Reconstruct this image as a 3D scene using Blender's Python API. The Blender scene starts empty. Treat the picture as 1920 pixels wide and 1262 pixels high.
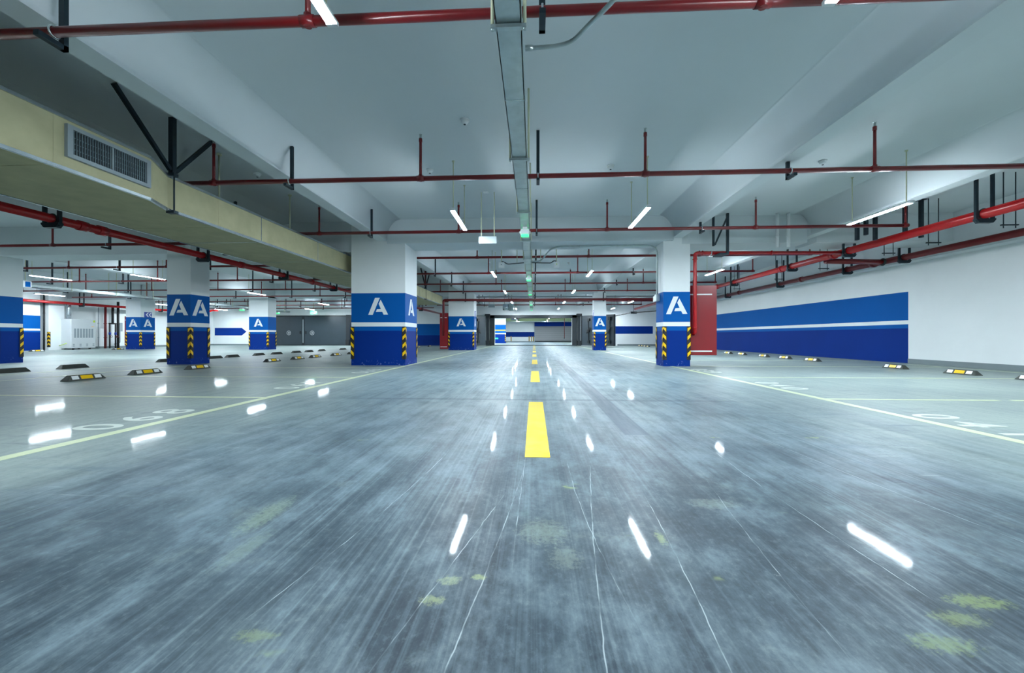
import bpy, bmesh, math, random
from mathutils import Vector, Matrix

random.seed(7)
H = 0.7                      # every length below is given in camera heights; 1 unit = 0.7 m
SC = bpy.context.scene
COL = SC.collection
PI = math.pi
SLAB, BEAM = 5.02, 4.3
TOP = SLAB - 0.004       # slab soffit and beam soffit heights

# ------------------------------------------------------------------ materials
def lin(r, g, b):
    f = lambda c: (c / 255 / 12.92) if c / 255 <= 0.04045 else ((c / 255 + 0.055) / 1.055) ** 2.4
    return (f(r), f(g), f(b), 1.0)

class NT:
    def __init__(self, name):
        self.m = bpy.data.materials.new(name); self.m.use_nodes = True
        self.t = self.m.node_tree; self.n = self.t.nodes; self.l = self.t.links
        self.b = self.n['Principled BSDF']
    def node(self, typ, **kw):
        n = self.n.new(typ)
        for k, v in kw.items():
            if k.startswith('i_'):
                n.inputs[k[2:].replace('_', ' ')].default_value = v
            else: setattr(n, k, v)
        return n
    def link(self, a, b): self.l.new(a, b)
    def coord(self, scale=(1, 1, 1)):
        tc = self.node('ShaderNodeTexCoord'); mp = self.node('ShaderNodeMapping')
        mp.inputs['Scale'].default_value = scale
        self.link(tc.outputs['Object'], mp.inputs['Vector']); return mp.outputs['Vector']
    def noise(self, vec, scale=5, detail=4, rough=0.55, dist=0.0):
        n = self.node('ShaderNodeTexNoise')
        n.inputs['Scale'].default_value = scale; n.inputs['Detail'].default_value = detail
        n.inputs['Roughness'].default_value = rough; n.inputs['Distortion'].default_value = dist
        self.link(vec, n.inputs['Vector']); return n.outputs['Fac']
    def ramp(self, fac, stops):
        r = self.node('ShaderNodeValToRGB'); e = r.color_ramp.elements
        e[0].position, e[0].color = stops[0]; e[1].position, e[1].color = stops[-1]
        for p, c in stops[1:-1]:
            x = e.new(p); x.color = c
        self.link(fac, r.inputs['Fac']); return r.outputs['Color']
    def mix(self, fac, a, b, mode='MIX'):
        m = self.node('ShaderNodeMix', data_type='RGBA', blend_type=mode)
        for v, i in ((fac, 0), (a, 6), (b, 7)):
            if hasattr(v, 'links'): self.link(v, m.inputs[i])
            else: m.inputs[i].default_value = v
        return m.outputs[2]
    def math(self, op, a, b=None, c=None, clamp=False):
        m = self.node('ShaderNodeMath', operation=op, use_clamp=clamp)
        for i, v in enumerate((a, b, c)):
            if v is None: continue
            if hasattr(v, 'links'): self.link(v, m.inputs[i])
            else: m.inputs[i].default_value = v
        return m.outputs[0]
    def smooth(self, v, lo, hi):
        m = self.node('ShaderNodeMapRange', interpolation_type='SMOOTHSTEP')
        self.link(v, m.inputs[0]); m.inputs[1].default_value = lo; m.inputs[2].default_value = hi
        return m.outputs[0]

MATS = {}
def simple(name, rgb, rough=0.5, metal=0.0, var=0.08, scale=3.0, bump=0.0, spec=0.5, stretch=(1, 1, 1)):
    t = NT(name)
    c = lin(*rgb)
    v = t.coord(stretch)
    f = t.noise(v, scale, 5)
    d = tuple(x * (1 - var) for x in c[:3]) + (1,)
    e = tuple(min(1, x * (1 + var)) for x in c[:3]) + (1,)
    t.link(t.ramp(f, [(0.3, d), (0.7, e)]), t.b.inputs['Base Color'])
    t.b.inputs['Roughness'].default_value = rough; t.b.inputs['Metallic'].default_value = metal
    t.b.inputs['Specular IOR Level'].default_value = spec
    if bump:
        b = t.node('ShaderNodeBump'); b.inputs['Strength'].default_value = bump; b.inputs['Distance'].default_value = 0.003
        t.link(t.noise(v, scale * 12, 3), b.inputs['Height']); t.link(b.outputs['Normal'], t.b.inputs['Normal'])
    MATS[name] = t.m
    return t.m

def glow(name, rgb, strength):
    t = NT(name)
    t.b.inputs['Base Color'].default_value = lin(*rgb)
    t.b.inputs['Emission Color'].default_value = lin(*rgb)
    t.b.inputs['Emission Strength'].default_value = strength
    MATS[name] = t.m
    return t.m

white = simple('white_wall_paint', (230, 235, 236), 0.62, var=0.03, scale=1.2)
slabm = simple('ceiling_paint', (206, 214, 217), 0.8, var=0.035, scale=0.5)
navy = simple('dark_blue_paint', (0, 44, 124), 0.65, var=0.05, scale=1.0, spec=0.12)
blue = simple('mid_blue_paint', (0, 84, 158), 0.65, var=0.04, scale=1.0, spec=0.12)
letter = simple('white_stencil_paint', (225, 230, 232), 0.55, var=0.02)
redp = simple('red_pipe_paint', (108, 16, 21), 0.28, var=0.12, scale=6)
redbig = simple('bright_red_pipe_paint', (168, 17, 23), 0.24, var=0.12, scale=4)
redcab = simple('red_cabinet_paint', (134, 32, 38), 0.3, var=0.06, scale=3)
black = simple('black_rubber', (24, 26, 28), 0.6, var=0.15, scale=8, bump=0.2)
rubber = simple('weathered_rubber', (62, 66, 62), 0.62, var=0.2, scale=12, bump=0.3)
yellow = simple('yellow_reflector', (236, 190, 0), 0.35, var=0.05)
wrefl = simple('white_reflector', (232, 236, 238), 0.35, var=0.03)
steel = simple('dark_steel', (38, 52, 60), 0.45, metal=0.6, var=0.12, scale=10)
galv = simple('galvanised_steel', (178, 190, 190), 0.33, metal=0.85, var=0.12, scale=7)
chrome = simple('bright_clip', (215, 218, 220), 0.25, metal=0.9, var=0.04)
rodm = simple('pale_rod', (196, 200, 170), 0.5, var=0.05)
housing = simple('white_enamel', (228, 232, 234), 0.4, var=0.02)
ductm = simple('duct_board', (176, 171, 136), 0.7, var=0.1, scale=4, bump=0.15)
foil = simple('foil_tape', (190, 200, 205), 0.25, metal=0.85, var=0.1, scale=15)
grillem = simple('grey_grille', (112, 128, 136), 0.45, metal=0.3, var=0.05)
voidm = simple('dark_void', (10, 14, 18), 0.9, var=0.05)
gate = simple('grey_gate_paint', (46, 58, 66), 0.42, var=0.08, scale=1.5)
gated = simple('dark_gate_paint', (26, 34, 40), 0.45, var=0.08, scale=2)
acm = simple('pale_grey_enamel', (206, 212, 214), 0.4, var=0.02)
acd = simple('grey_enamel', (140, 152, 158), 0.45, var=0.04)
basem = simple('grey_skirting', (118, 130, 134), 0.5, var=0.06)
shutm = simple('grey_shutter', (140, 143, 146), 0.45, metal=0.2, var=0.03)
greend = simple('green_duct', (150, 166, 122), 0.6, var=0.06)
linep = simple('cream_line_paint', (186, 196, 160), 0.45, var=0.08, scale=9)
linew = simple('white_number_paint', (192, 202, 194), 0.45, var=0.06, scale=9)
signb = simple('sign_blue', (16, 56, 158), 0.35, var=0.03)
limes = simple('lime_sticker', (176, 206, 20), 0.5, var=0.03)
orang = simple('orange_sticker', (236, 196, 140), 0.5, var=0.03)
tube_glow = glow('tube_glow', (232, 246, 255), 600.0)
green_glow = glow('green_glow', (60, 255, 130), 2.2)
sign_glow = glow('sign_glow', (40, 220, 120), 1.6)

def yellow_dash_mat():
    t = NT('worn_yellow_paint')
    v = t.coord((1, 1, 1))
    f = t.noise(v, 5, 6, 0.65)
    t.link(t.ramp(f, [(0.42, lin(222, 182, 0)), (0.62, lin(190, 174, 60))]), t.b.inputs['Base Color'])
    t.b.inputs['Roughness'].default_value = 0.4
    return t.m
dashm = yellow_dash_mat()

def shutter_mat():
    t = NT('ribbed_shutter')
    w = t.node('ShaderNodeTexWave', bands_direction='Z'); w.inputs['Scale'].default_value = 3.2
    t.link(t.coord(), w.inputs['Vector'])
    t.link(t.ramp(w.outputs['Fac'], [(0.0, lin(126, 129, 132)), (1.0, lin(156, 158, 160))]), t.b.inputs['Base Color'])
    b = t.node('ShaderNodeBump'); b.inputs['Distance'].default_value = 0.01
    t.link(w.outputs['Fac'], b.inputs['Height']); t.link(b.outputs['Normal'], t.b.inputs['Normal'])
    t.b.inputs['Roughness'].default_value = 0.5
    return t.m
shutter = shutter_mat()

def scuffed(name, rgb):
    t = NT(name)
    v = t.coord((1, 1, 1))
    sx = t.node('ShaderNodeSeparateXYZ'); t.link(v, sx.inputs[0])
    low = t.math('SUBTRACT', 1.0, t.smooth(sx.outputs['Z'], 0.02, 0.2))
    f = t.smooth(t.noise(v, 14, 6, 0.7), 0.56, 0.66)
    k = t.math('MULTIPLY', low, f)
    c = lin(*rgb)
    n = t.ramp(t.noise(v, 1.0, 4), [(0.3, tuple(x * .95 for x in c[:3]) + (1,)), (0.7, tuple(x * 1.05 for x in c[:3]) + (1,))])
    t.link(t.mix(t.math('MULTIPLY', k, 0.7), n, lin(120, 140, 190)), t.b.inputs['Base Color'])
    t.b.inputs['Roughness'].default_value = 0.65; t.b.inputs['Specular IOR Level'].default_value = 0.12
    return t.m
navys = scuffed('scuffed_dark_blue_paint', (0, 44, 124))

def floor_mat():
    t = NT('polished_floor_coating')
    tc = t.node('ShaderNodeTexCoord'); obj = tc.outputs['Object']
    sx = t.node('ShaderNodeSeparateXYZ'); t.link(obj, sx.inputs[0])
    X, Y = sx.outputs['X'], sx.outputs['Y']
    def mapped(sc, rot=0.0, loc=(0, 0, 0)):
        m = t.node('ShaderNodeMapping'); m.inputs['Scale'].default_value = sc
        m.inputs['Rotation'].default_value = (0, 0, rot); m.inputs['Location'].default_value = loc
        t.link(obj, m.inputs['Vector']); return m.outputs['Vector']
    ax = t.math('ABSOLUTE', t.math('ADD', X, -0.02))
    wob = t.math('MULTIPLY', t.math('SUBTRACT', t.noise(mapped((1, 0.3, 1)), 1.4, 4), 0.5), 1.6)
    lane = t.math('SUBTRACT', 1.0, t.smooth(t.math('ADD', ax, wob), 1.7, 3.7))
    # base tones
    stall = t.ramp(t.noise(mapped((1, 1, 1)), 0.9, 6, 0.6), [(0.3, lin(130, 144, 143)), (0.7, lin(149, 162, 156))])
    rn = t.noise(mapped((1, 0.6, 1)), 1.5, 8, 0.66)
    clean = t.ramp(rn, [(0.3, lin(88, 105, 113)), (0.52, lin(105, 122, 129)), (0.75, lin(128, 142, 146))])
    dirty_shaded = t.ramp(rn, [(0.3, lin(24, 38, 48)), (0.52, lin(34, 50, 60)), (0.75, lin(56, 70, 76))])
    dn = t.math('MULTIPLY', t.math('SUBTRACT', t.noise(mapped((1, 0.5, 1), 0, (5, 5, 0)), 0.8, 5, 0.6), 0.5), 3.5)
    grime_shade = t.math('SUBTRACT', 1.0, t.smooth(t.math('ADD', Y, dn), 0.3, 5.6))     # rubber wear plus shade painted in, both fading with distance from the camera
    road = t.mix(grime_shade, clean, dirty_shaded)
    col = t.mix(lane, stall, road)
    # long drag streaks from tyres, several widths, slightly fanned, broken up by large patches
    patch = t.smooth(t.noise(mapped((1, 0.5, 1), 0, (11, 3, 0)), 1.1, 4, 0.6), 0.38, 0.62)
    for sc, rot, loc, lo, hi, amt, c, mode in (
            ((46, 0.34, 1), 0.035, (0, 0, 0), 0.50, 0.72, 0.15, (128, 144, 150), 'MIX'),
            ((38, 0.30, 1), -0.10, (3, 1, 0), 0.52, 0.72, 0.14, (124, 140, 146), 'MIX'),
            ((90, 0.40, 1), 0.05, (7, 2, 0), 0.50, 0.72, 0.14, (130, 146, 150), 'MIX'),
            ((75, 0.45, 1), -0.16, (2, 6, 0), 0.52, 0.72, 0.18, (132, 148, 152), 'MIX'),
            ((13, 0.18, 1), -0.03, (5, 4, 0), 0.42, 0.70, 0.42, (150, 168, 184), 'MULTIPLY'),
            ((42, 0.30, 1), 0.10, (1, 8, 0), 0.46, 0.70, 0.34, (160, 176, 190), 'MULTIPLY'),
            ((70, 0.40, 1), -0.07, (6, 8, 0), 0.46, 0.70, 0.38, (160, 176, 190), 'MULTIPLY')):
        f = t.smooth(t.noise(mapped(sc, rot, loc), 1.0, 2, 0.5), lo, hi)
        f = t.math('MULTIPLY', t.math('MULTIPLY', f, t.math('ADD', t.math('MULTIPLY', lane, 0.9), 0.04)), amt)
        f = t.math('MULTIPLY', f, t.math('ADD', t.math('MULTIPLY', patch, 0.75), 0.35))
        col = t.mix(f, col, lin(*c), mode)
    # soft cloudy wear
    cl = t.noise(mapped((1, 0.55, 1), 0.2, (13, 2, 0)), 4.5, 7, 0.68)
    col = t.mix(t.math('MULTIPLY', t.math('MULTIPLY', t.smooth(cl, 0.46, 0.66), lane), 0.30), col, lin(122, 140, 148))
    col = t.mix(t.math('MULTIPLY', t.math('MULTIPLY', t.smooth(cl, 0.52, 0.34), lane), 0.55), col, lin(158, 174, 186), 'MULTIPLY')
    # grain
    g = t.noise(mapped((1, 0.7, 1)), 42, 6, 0.75)
    col = t.mix(t.math('MULTIPLY', t.smooth(g, 0.5, 0.72), 0.12), col, lin(150, 166, 170))
    col = t.mix(t.math('MULTIPLY', t.smooth(g, 0.5, 0.28), 0.6), col, lin(170, 184, 194), 'MULTIPLY')
    # short scuffs lying across the lane edge and the stalls
    f = t.smooth(t.noise(mapped((1.3, 9, 1), 0.2), 1.0, 6, 0.65), 0.56, 0.7)
    edge = t.math('MULTIPLY', t.smooth(ax, 1.2, 2.2), t.math('SUBTRACT', 1.0, t.smooth(ax, 3.6, 6.5)))
    col = t.mix(t.math('MULTIPLY', t.math('MULTIPLY', f, edge), 0.5), col, lin(62, 82, 98))
    f = t.smooth(t.noise(mapped((2.2, 16, 1), -0.25, (4, 4, 0)), 1.0, 5, 0.65), 0.58, 0.72)
    col = t.mix(t.math('MULTIPLY', t.math('MULTIPLY', f, edge), 0.4), col, lin(146, 158, 154))
    # dry pale dirt patches and specks
    f = t.smooth(t.noise(mapped((1, 1, 1), 0, (2, 9, 0)), 3.0, 9, 0.75), 0.56, 0.70)
    col = t.mix(t.math('MULTIPLY', f, 0.22), col, lin(126, 138, 134))
    f = t.smooth(t.noise(mapped((1, 1, 1), 0, (8, 3, 0)), 40, 3, 0.6), 0.72, 0.77)
    col = t.mix(t.math('MULTIPLY', f, 0.3), col, lin(160, 168, 160))
    # thin long scratches: x = a + b*y + c*y*y between y0 and y1
    for a, b_, c_, y0, y1, w in ((0.10, 0.05, 0.02, 0.7, 2.3, .0016), (0.30, 0.16, -0.03, 0.8, 1.9, .0014), (-0.52, 0.22, 0.0, 0.75, 1.9, .0014),
                                 (-0.30, 0.16, -0.02, 0.7, 2.2, .0016), (0.62, 0.05, 0.03, 0.9, 2.1, .0012), (-0.95, 0.30, -0.05, 0.9, 2.6, .0014),
                                 (1.15, -0.12, 0.04, 1.0, 2.8, .0015), (-0.05, -0.02, 0.01, 1.2, 4.2, .0014), (0.45, -0.25, 0.06, 0.9, 2.4, .0012), (1.9, -0.2, 0.03, 1.2, 3.6, .0015)):
        xc = t.math('ADD', t.math('MULTIPLY', t.math('ADD', t.math('MULTIPLY', Y, c_), b_), Y), a)
        wob_ = t.math('MULTIPLY', t.noise(mapped((0, 1, 0), 0, (a * 9, 0, 0)), 9, 2), 0.012)
        dd = t.math('ABSOLUTE', t.math('SUBTRACT', t.math('ADD', X, wob_), xc))
        ln = t.math('SUBTRACT', 1.0, t.smooth(dd, w * 0.4, w * 1.6))
        ln = t.math('MULTIPLY', ln, t.math('MULTIPLY', t.smooth(Y, y0, y0 + .2), t.math('SUBTRACT', 1.0, t.smooth(Y, y1 - .3, y1))))
        ln = t.math('MULTIPLY', ln, t.math('ADD', 0.15, t.smooth(t.noise(mapped((6, 6, 1)), 1.0, 3), 0.4, 0.6)), clamp=True)
        col = t.mix(t.math('MULTIPLY', ln, 0.5), col, lin(172, 184, 186))
    # yellow-green stains
    f = t.math('MULTIPLY', t.smooth(t.noise(mapped((1.2, 2.4, 1), 0.5, (1, 7, 0)), 2.2, 4, 0.5), 0.68, 0.75),
               t.smooth(t.noise(mapped((1, 1, 1)), 22, 3), 0.45, 0.6))
    col = t.mix(t.math('MULTIPLY', f, 0.6), col, lin(134, 148, 84))
    # a few stains with shapes of their own
    en = t.math('MULTIPLY', t.math('SUBTRACT', t.noise(mapped((1, 1, 1), 0, (4, 9, 0)), 60, 6, 0.75), 0.5), 7.0)
    for cx, cy, rx, ry, am, c in ((1.17, 1.14, .075, .03, .55, (122, 138, 78)), (1.05, 1.07, .06, .028, .5, (120, 134, 84)), (0.93, 0.98, .07, .03, .5, (118, 134, 82)),
                                  (-0.24, 1.16, .03, .022, .6, (140, 150, 112)), (-0.27, 1.07, .03, .02, .6, (140, 150, 104)), (-0.16, 1.18, .02, .014, .6, (146, 156, 100)),
                                  (0.03, 1.47, .08, .09, .35, (132, 144, 128)), (0.10, 1.30, .05, .07, .3, (128, 140, 126)), (0.44, 1.44, .015, .05, .5, (140, 152, 96)),
                                  (-1.05, 1.55, .05, .16, .45, (126, 142, 120)), (-0.95, 1.30, .04, .12, .3, (120, 136, 116)), (0.75, 1.75, .10, .05, .3, (132, 144, 132)), (-0.65, 0.92, .05, .02, .4, (124, 136, 88))):
        ex = t.math('DIVIDE', t.math('SUBTRACT', X, cx), rx); ey = t.math('DIVIDE', t.math('SUBTRACT', Y, cy), ry)
        rr = t.math('ADD', t.math('ADD', t.math('MULTIPLY', ex, ex), t.math('MULTIPLY', ey, ey)), en)
        col = t.mix(t.math('MULTIPLY', t.math('SUBTRACT', 1.0, t.smooth(rr, -0.2, 1.6)), am * 0.8), col, lin(*c))
    # dark tyre-wide strip and the transverse joint
    sxm = t.math('MULTIPLY', t.smooth(X, 0.64, 0.655), t.math('SUBTRACT', 1.0, t.smooth(X, 0.815, 0.83)))
    sxm = t.math('MULTIPLY', sxm, t.math('MULTIPLY', t.smooth(Y, 2.94, 2.95), t.math('SUBTRACT', 1.0, t.smooth(Y, 8.0, 17.0))))
    sxm = t.math('MULTIPLY', sxm, t.math('ADD', 0.45, t.math('MULTIPLY', t.noise(mapped((20, 2, 1)), 1.0, 4), 0.8)), clamp=True)
    col = t.mix(t.math('MULTIPLY', sxm, 0.8), col, lin(44, 62, 80))
    jy = t.math('ABSOLUTE', t.math('SUBTRACT', Y, t.math('ADD', 4.50, t.math('MULTIPLY', t.noise(mapped((1, 0, 1)), 2.0, 3), 0.05))))
    j = t.math('SUBTRACT', 1.0, t.smooth(jy, 0.015, 0.09))
    j = t.math('MULTIPLY', j, t.math('SUBTRACT', 1.0, t.smooth(ax, 1.2, 2.9)))
    col = t.mix(t.math('MULTIPLY', j, 0.6), col, lin(48, 66, 82))
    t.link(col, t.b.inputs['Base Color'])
    r = t.noise(mapped((16, 0.8, 1), 0.02), 1.0, 4, 0.6)
    ro = t.node('ShaderNodeMapRange'); t.link(r, ro.inputs[0])
    ro.inputs[1].default_value = 0.3; ro.inputs[2].default_value = 0.7
    ro.inputs[3].default_value = 0.42; ro.inputs[4].default_value = 0.56
    t.link(ro.outputs[0], t.b.inputs['Roughness'])
    t.b.inputs['Specular IOR Level'].default_value = 0.22
    t.b.inputs['Coat Weight'].default_value = 0.12
    t.b.inputs['Coat Roughness'].default_value = 0.05
    b = t.node('ShaderNodeBump'); b.inputs['Strength'].default_value = 0.2; b.inputs['Distance'].default_value = 0.004
    hgt = t.math('ADD', t.math('ADD', t.noise(mapped((1.6, 3.0, 1)), 1.0, 2, 0.4), t.math('MULTIPLY', t.noise(mapped((1.2, 9.0, 1), 0, (3, 1, 0)), 1.0, 2, 0.4), 0.22)),
                 t.math('MULTIPLY', t.noise(mapped((9, 4, 1), 0.1), 1.0, 2, 0.5), 0.05))
    t.link(hgt, b.inputs['Height'])
    t.link(b.outputs['Normal'], t.b.inputs['Normal']); t.link(b.outputs['Normal'], t.b.inputs['Coat Normal'])
    return t.m
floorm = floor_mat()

# ------------------------------------------------------------------ mesh builder
class MB:
    def __init__(self): self.bm = bmesh.new()
    def _f(self, vs, m):
        try:
            f = self.bm.faces.new(vs); f.material_index = m; return f
        except ValueError: return None
    def box(self, x0, x1, y0, y1, z0, z1, m=0):
        v = [self.bm.verts.new((x, y, z)) for z in (z0, z1) for y in (y0, y1) for x in (x0, x1)]
        for q in ((0, 2, 3, 1), (4, 5, 7, 6), (0, 1, 5, 4), (2, 6, 7, 3), (0, 4, 6, 2), (1, 3, 7, 5)):
            self._f([v[i] for i in q], m)
        return self
    def prism(self, poly, fn, d0, d1, m=0):
        """poly: 2-D outline (counter-clockwise); fn(a, b, d) places it; extruded from d0 to d1"""
        a = [self.bm.verts.new(fn(p[0], p[1], d0)) for p in poly]
        b = [self.bm.verts.new(fn(p[0], p[1], d1)) for p in poly]
        self._f(a[::-1], m); self._f(b, m)
        n = len(poly)
        for i in range(n):
            self._f([a[i], a[(i + 1) % n], b[(i + 1) % n], b[i]], m)
        return self
    def bar(self, p, q, w, d=None, m=0):
        """square bar from p to q"""
        d = d or w
        p, q = Vector(p), Vector(q); z = (q - p).normalized()
        x = z.cross(Vector((0, 0, 1)) if abs(z.z) < 0.95 else Vector((0, 1, 0))).normalized(); y = z.cross(x)
        vs = []
        for o in (p, q):
            for a, b in ((-1, -1), (1, -1), (1, 1), (-1, 1)):
                vs.append(self.bm.verts.new(o + x * a * w / 2 + y * b * d / 2))
        self._f([vs[i] for i in (3, 2, 1, 0)], m); self._f(vs[4:], m)
        for i in range(4): self._f([vs[i], vs[(i + 1) % 4], vs[4 + (i + 1) % 4], vs[4 + i]], m)
        return self
    def tube(self, pts, r, n=12, m=0, cap=True):
        pts = [Vector(p) for p in pts]; rings = []
        ref = None
        for i, p in enumerate(pts):
            if i == 0: z = pts[1] - p
            elif i == len(pts) - 1: z = p - pts[i - 1]
            else: z = (pts[i + 1] - p).normalized() + (p - pts[i - 1]).normalized()
            z.normalize()
            if ref is None:
                ref = z.cross(Vector((0, 0, 1)) if abs(z.z) < 0.9 else Vector((1, 0, 0))).normalized()
            x = (ref - z * ref.dot(z)).normalized(); ref = x; y = z.cross(x)
            rr = r[i] if isinstance(r, (list, tuple)) else r
            rings.append([self.bm.verts.new(p + (x * math.cos(2 * PI * k / n) + y * math.sin(2 * PI * k / n)) * rr) for k in range(n)])
        for a, b in zip(rings, rings[1:]):
            for k in range(n):
                f = self._f([a[k], a[(k + 1) % n], b[(k + 1) % n], b[k]], m)
                if f: f.smooth = True
        if cap: self._f(rings[0][::-1], m); self._f(rings[-1], m)
        return self
    def ring(self, c, axis, R, r, n=24, k=8, m=0):
        c = Vector(c); z = Vector(axis).normalized()
        x = z.cross(Vector((0, 0, 1)) if abs(z.z) < 0.9 else Vector((1, 0, 0))).normalized(); y = z.cross(x)
        rs = []
        for i in range(n):
            d = x * math.cos(2 * PI * i / n) + y * math.sin(2 * PI * i / n)
            rs.append([self.bm.verts.new(c + d * (R + r * math.cos(2 * PI * j / k)) + z * r * math.sin(2 * PI * j / k)) for j in range(k)])
        for i in range(n):
            for j in range(k):
                f = self._f([rs[i][j], rs[(i + 1) % n][j], rs[(i + 1) % n][(j + 1) % k], rs[i][(j + 1) % k]], m)
                if f: f.smooth = True
        return self
    def build(self, name, mats, parent=None, loc=(0, 0, 0), bevel=0.0):
        self.bm.normal_update()
        bmesh.ops.recalc_face_normals(self.bm, faces=self.bm.faces)
        for v in self.bm.verts: v.co *= H
        me = bpy.data.meshes.new(name); self.bm.to_mesh(me); self.bm.free()
        for m in (mats if isinstance(mats, (list, tuple)) else [mats]): me.materials.append(m)
        o = bpy.data.objects.new(name, me); COL.objects.link(o)
        o.location = Vector(loc) * H
        if parent is not None: o.parent = parent
        if bevel:
            b = o.modifiers.new('edge', 'BEVEL'); b.width = bevel * H; b.segments = 2; b.limit_method = 'ANGLE'
        return o

def bend(pts, rad, n=6):
    """round the corners of a polyline"""
    pts = [Vector(p) for p in pts]; out = [pts[0]]
    for a, b, c in zip(pts, pts[1:], pts[2:]):
        u = (a - b); w = (c - b); r = min(rad, u.length * .49, w.length * .49)
        s, e = b + u.normalized() * r, b + w.normalized() * r
        for i in range(n + 1):
            k = i / n; out.append(s * (1 - k) ** 2 + b * 2 * k * (1 - k) + e * k * k)
    out.append(pts[-1]); return out

def tag(o, label, cat, group=None, kind=None):
    o['label'] = label; o['category'] = cat
    if group: o['group'] = group
    if kind: o['kind'] = kind
    return o
def thing(name, label, cat, loc=(0, 0, 0), rotz=0.0, group=None):
    o = bpy.data.objects.new(name, None); COL.objects.link(o)
    o.empty_display_size = 0.1
    o.location = Vector(loc) * H; o.rotation_euler = (0, 0, rotz)
    return tag(o, label, cat, group)
def structure(o): o['kind'] = 'structure'; return o
def copy_tree(o, parent=None):
    c = o.copy(); COL.objects.link(c)
    if parent is not None: c.parent = parent
    for ch in [x for x in o.children]: copy_tree(ch, c)
    return c
ORD = ['first', 'second', 'third', 'fourth', 'fifth', 'sixth', 'seventh', 'eighth', 'ninth', 'tenth', 'eleventh', 'twelfth']

# ------------------------------------------------------------------ the setting
XL, XR, YN, YB = -36.5, 14.0, -12.0, 44.6
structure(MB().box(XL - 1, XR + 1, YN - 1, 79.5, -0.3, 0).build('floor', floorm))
structure(MB().box(XL - 1, XR + 1, YN - 1, YB + 0.6, SLAB, SLAB + 0.4).build('ceiling', slabm))
b = MB()
for y0 in (-2.3, 13.95, 30.05):                       # cross beams on the pillar rows
    for x0, x1, z in ((-5.05, 4.63, 4.2), (4.95, 9.0, 4.1), (9.3, XR, 4.1), (-12.4, -5.4, 3.97), (-19.7, -12.9, 3.97), (-30.4, -20.2, 3.97), (XL, -30.9, 3.97)):
        structure(MB().box(x0, x1, y0 - (0.17 if x1 == 4.63 else 0), y0 + 1.1, z, SLAB).build('ceiling_beam_cross', slabm))
def fillet(xf, s, y0, y1):
    # added corner rounding that softens the shading step between a beam side at x = xf and the slab; s = +1 when the open side is +x
    r, h = 0.5, SLAB - BEAM; m = MB(); n = 14; pts = []
    for i in range(n + 1):
        a = i / n * PI / 2
        pts.append((xf + s * (r - r * math.cos(a)), BEAM + h * math.sin(a)))
    cols = [[m.bm.verts.new((x, y, z)) for x, z in pts] for y in (y0, y1)]
    for i in range(n):
        f = m._f([cols[0][i], cols[1][i], cols[1][i + 1], cols[0][i + 1]], 0); f.smooth = True
    for cl, y in ((cols[0], y0), (cols[1], y1)):
        m._f(cl + [m.bm.verts.new((xf, y, SLAB))], 0)
    return structure(m.build('ceiling_added_fillet', slabm))
for y0, y1 in ((YN, -2.47), (-1.2, 13.78), (15.05, 29.88), (31.15, YB)):
    fillet(-5.05, 1, y0, y1); fillet(4.63, -1, y0, y1); fillet(4.95, 1, y0, y1); fillet(9.0, -1, y0, y1)
for x0, x1, z in ((-5.4, -5.05, BEAM), (4.63, 4.95, BEAM), (9.0, 9.3, BEAM), (-12.9, -12.4, 4.1), (-20.2, -19.7, 4.1), (-30.9, -30.4, 4.1)):
    structure(MB().box(x0, x1, YN, YB, z, SLAB).build('ceiling_beam_long', slabm))
# sloping thickening of the slab beyond the air duct
structure(MB().prism([(-8.3, SLAB), (-12.4, 4.35), (-12.4, SLAB)], lambda a, c, d: (a, d, c), YN, YB).build('ceiling_haunch', slabm))
structure(MB().box(13.55, XR, YN, YB, 3.72, SLAB).build('ceiling_beam_wall', slabm))

def painted(parent, name, faces, mat):
    m = MB()
    for f in faces: m.box(*f)
    return m.build(name, mat, parent)
# right wall
w = structure(MB().box(XR, XR + 0.4, YN, YB, 0, SLAB).build('wall_right', white))
e = 0.004
painted(w, 'dark_blue_band', [(XR - e, XR, 16.05, YB, 0, 1.31)], navy)
painted(w, 'thin_blue_band', [(XR - e, XR, 16.05, YB, 1.31, 1.46)], blue)
painted(w, 'blue_band', [(XR - e, XR, 16.05, YB, 1.61, 2.68)], blue)
structure(MB().box(XR - 0.03, XR, YN, 16.04, 0, 0.17).build('baseboard_right', basem))
# back wall with the gateway through it
w = structure(MB().box(XL, -4.3, YB, YB + 0.5, 0, SLAB).box(4.14, XR, YB, YB + 0.5, 0, SLAB).box(-4.3, 4.14, YB, YB + 0.5, 3.02, SLAB).build('wall_back', white))
painted(w, 'dark_blue_band', [(-20.5, -9.5, YB - e, YB, 0, 1.14)], navy)
painted(w, 'blue_band', [(-20.5, -9.5, YB - e, YB, 1.14, 2.4)], blue)
painted(w, 'dark_blue_stripe', [(8.0, 12.77, YB - e, YB, 1.29, 2.1)], navy)
m = MB().prism([(-36.3, 1.12), (-33.1, 1.12), (-32.55, 1.55), (-33.1, 1.98), (-36.3, 1.98)], lambda a, c, d: (a, YB - d, c), 0, e)
m.build('blue_arrow', navy, w)
structure(MB().box(XL, -29.6, YB - 0.03, YB, 0, 0.16).box(9.0, XR, YB - 0.03, YB, 0, 0.18).build('baseboard_back', basem))
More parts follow.
